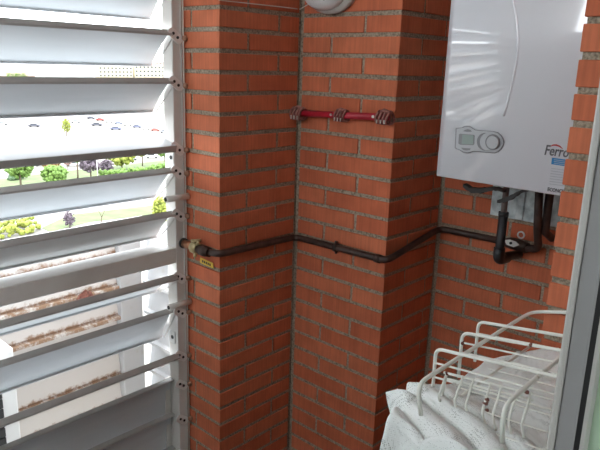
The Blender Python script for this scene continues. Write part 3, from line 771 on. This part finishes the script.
for n_, (e, side) in enumerate(edge):
    E_ = e.co.copy()
    if side == 'L': Hm = hem(E_.y); ph = E_.y*150; outn = Vector((-1, 0, 0))
    else: Hm = Vector((E_.x-.010, YM-.028, .86)); ph = YM*150-E_.x*95; outn = Vector((0, -1, 0))
    ruf = sm((-E_.y-.30)/.05) if side == 'L' else 1
    row = [e]
    for k in range(1, K+1):
        t = k/K
        c1 = E_+outn*(.016 if side == 'L' else .02)
        P_ = E_*(1-t)**2+c1*2*t*(1-t)+Hm*t*t
        wv = math.sin(ph+1.5*noise.noise(Vector((E_.y*9, E_.x*9, 1))))
        P_ += outn*(.007*t*wv*(1 if side == 'F' else .4))+Vector((0, 0, .008*ruf*math.sin(PI*t)*wv))
        P_ += Vector((0, 0, 1))*noise.noise(P_*30)*.004
        if side == 'F': P_.y = min(P_.y, YM-.006)
        row.append(bm.verts.new(P_))
    if prevr:
        for k in range(K): bm.faces.new((prevr[k], prevr[k+1], row[k+1], row[k])).smooth = True
    prevr = row
cloth = obj('lace_cloth', bm, M_lace)
so = cloth.modifiers.new('thickness', 'SOLIDIFY'); so.thickness = .0012; so.offset = 0
tag(cloth, 'white lace tablecloth spread beneath the wire rack and crumpled at its left', 'cloth')

rack = thing('dish_rack', (1.05, -.25, 1.02), 'white coated wire dish rack with rusty spots, standing on the lace cloth', 'dish rack')
RZ = 1.088
def wire(name, pts, r, rad=.015, seg=6):
    bm = BM(); tube(bm, rounded(pts, rad, seg) if rad else pts, r, 8); return obj(name, bm, M_wire, rack)
# two stout rims
wire('rim', [at(421, 415, 1, -.452), at(417.5, 384, 1, -.456), at(520, 318.5, 0, .988), (.992, -.036, RZ+.004), (1.18, -.034, RZ+.055)], .0035, .040, 10)
xr2 = at(505, 405, 1, -.45).x
wire('rim', [at(502, 442, 1, -.452), at(503.5, 406, 1, -.455), at(562, 356, 0, xr2), (xr2+.004, -.05, 1.125)], .0035, .035, 10)
# upright dividers running across (three tall hoops, each with cross wires)
for i, (lx, ly, yb, rx, ry, zf) in enumerate(((438.5, 348.5, -.335, 560, 377.5, 392), (465, 332.5, -.245, 562, 350.5, 380), (481, 321.5, -.165, 563, 335.5, 378))):
    A_ = at(lx-2.5, ly, 1, yb); B_ = at(rx+8, ry+1.6, 1, yb)
    foot = at(lx-1.5, zf, 1, yb); foot.x = A_.x+.001
    dr = (B_-A_).normalized()
    E = A_+dr*.33
    wire('divider_hoop', [(A_.x+.001, yb, 1.012), A_, E, (E.x, yb, E.z-.07)], .0031, .014, 7)
    nb = 2 if i < 2 else 1
    for q in range(1, nb+1):
        z_ = A_.z-(.026, .019, .024)[i]*q
        wire('cross_wire', [(A_.x, yb, z_), (E.x, yb, z_+dr.z*.30)], .0018, 0)
# floor wires
for i in range(6):
    y_ = -.40+i*.052
    wire('floor_wire', [(.985, y_, 1.022), (1.30, y_, 1.052)], .0013, 0)
for x_ in (1.0,):
    wire('floor_runner', [(x_, -.44, 1.022+(x_-.985)*.1), (x_, -.05, 1.022+(x_-.985)*.1)], .0026, 0)
# zigzag plate holders along the front
YZ = -.375
ztops = [(446.7, 373), (463, 375.5), (474, 378), (491, 382.5), (501.5, 385.5), (517.5, 389.5), (531, 393)]
for i, (px, py) in enumerate(ztops):
    T_ = at(px, py, 1, YZ); Bm_ = Vector((T_.x+.004, YZ, 1.012)); md = (T_+Bm_)/2+Vector((-.002, -.020, .002))
    w_ = wire('plate_holder', [T_, md, Bm_], .0019, .006, 3)
    if i == 0: wire('plate_holder', [T_, Vector((T_.x-.008, YZ+.002, 1.016))], .0024, 0)
wire('holder_bar', [at(444, 372.5, 1, YZ), at(533, 394, 1, YZ)], .0022, 0)
wire('holder_bar', [at(446, 378.5, 1, YZ+.012), at(533, 400, 1, YZ+.012)], .0018, 0)
# clear rust blobs at a few welds
for px, py, ax, v, r in ((485.5, 403, 1, YZ-.012, .0042), (486.8, 399.5, 1, YZ-.012, .0032), (487, 410, 1, YZ-.010, .0026), (447, 373.5, 1, YZ, .0036), (527, 392, 1, YZ-.006, .0030), (549, 374, 0, xr2, .0030), (463, 343, 1, -.245, .0038), (531, 345, 1, -.246, .0034)):
    c = at(px, py, ax, v); bm = BM()
    bmesh.ops.create_icosphere(bm, subdivisions=2, radius=r, matrix=Matrix.Translation(c))
    for v_ in bm.verts: v_.co += Vector((noise.noise(v_.co*400), noise.noise(v_.co*400+Vector((5, 0, 0))), noise.noise(v_.co*400+Vector((0, 9, 0)))))*.0016
    obj('rust_spot', bm, M_rust, rack)

# ------------------------------------------------------------------ open door leaf at the right
door = bpy.data.objects.new('door_1', None); S.collection.objects.link(door); door.location = (1.33, -.76, 0); struct(door)
YD = -.76
e0 = 1.2892
bm = BM(); box(bm, e0, e0+.0045, YD-.004, YD+.030, .02, 2.12, bev=.0015); obj('edge_bead', bm, M_sashl, door)
bm = BM(); box(bm, e0+.0045, e0+.0180, YD, YD+.034, .02, 2.12, bev=.001); obj('stile', bm, M_sash, door)
bm = BM(); box(bm, e0+.0180, e0+.0220, YD+.001, YD+.032, .02, 2.12); obj('gasket', bm, M_dark, door)
bm = BM(); box(bm, e0+.0220, e0+.0250, YD+.001, YD+.030, .02, 2.12); obj('glazing_bead', bm, M_sashl, door)
M_pane = mat('green_frosted_glass', (.55, .74, .55), .25)
bm = BM(); box(bm, e0+.0240, e0+.62, YD+.012, YD+.018, .02, 2.12); obj('pane', bm, M_pane, door)
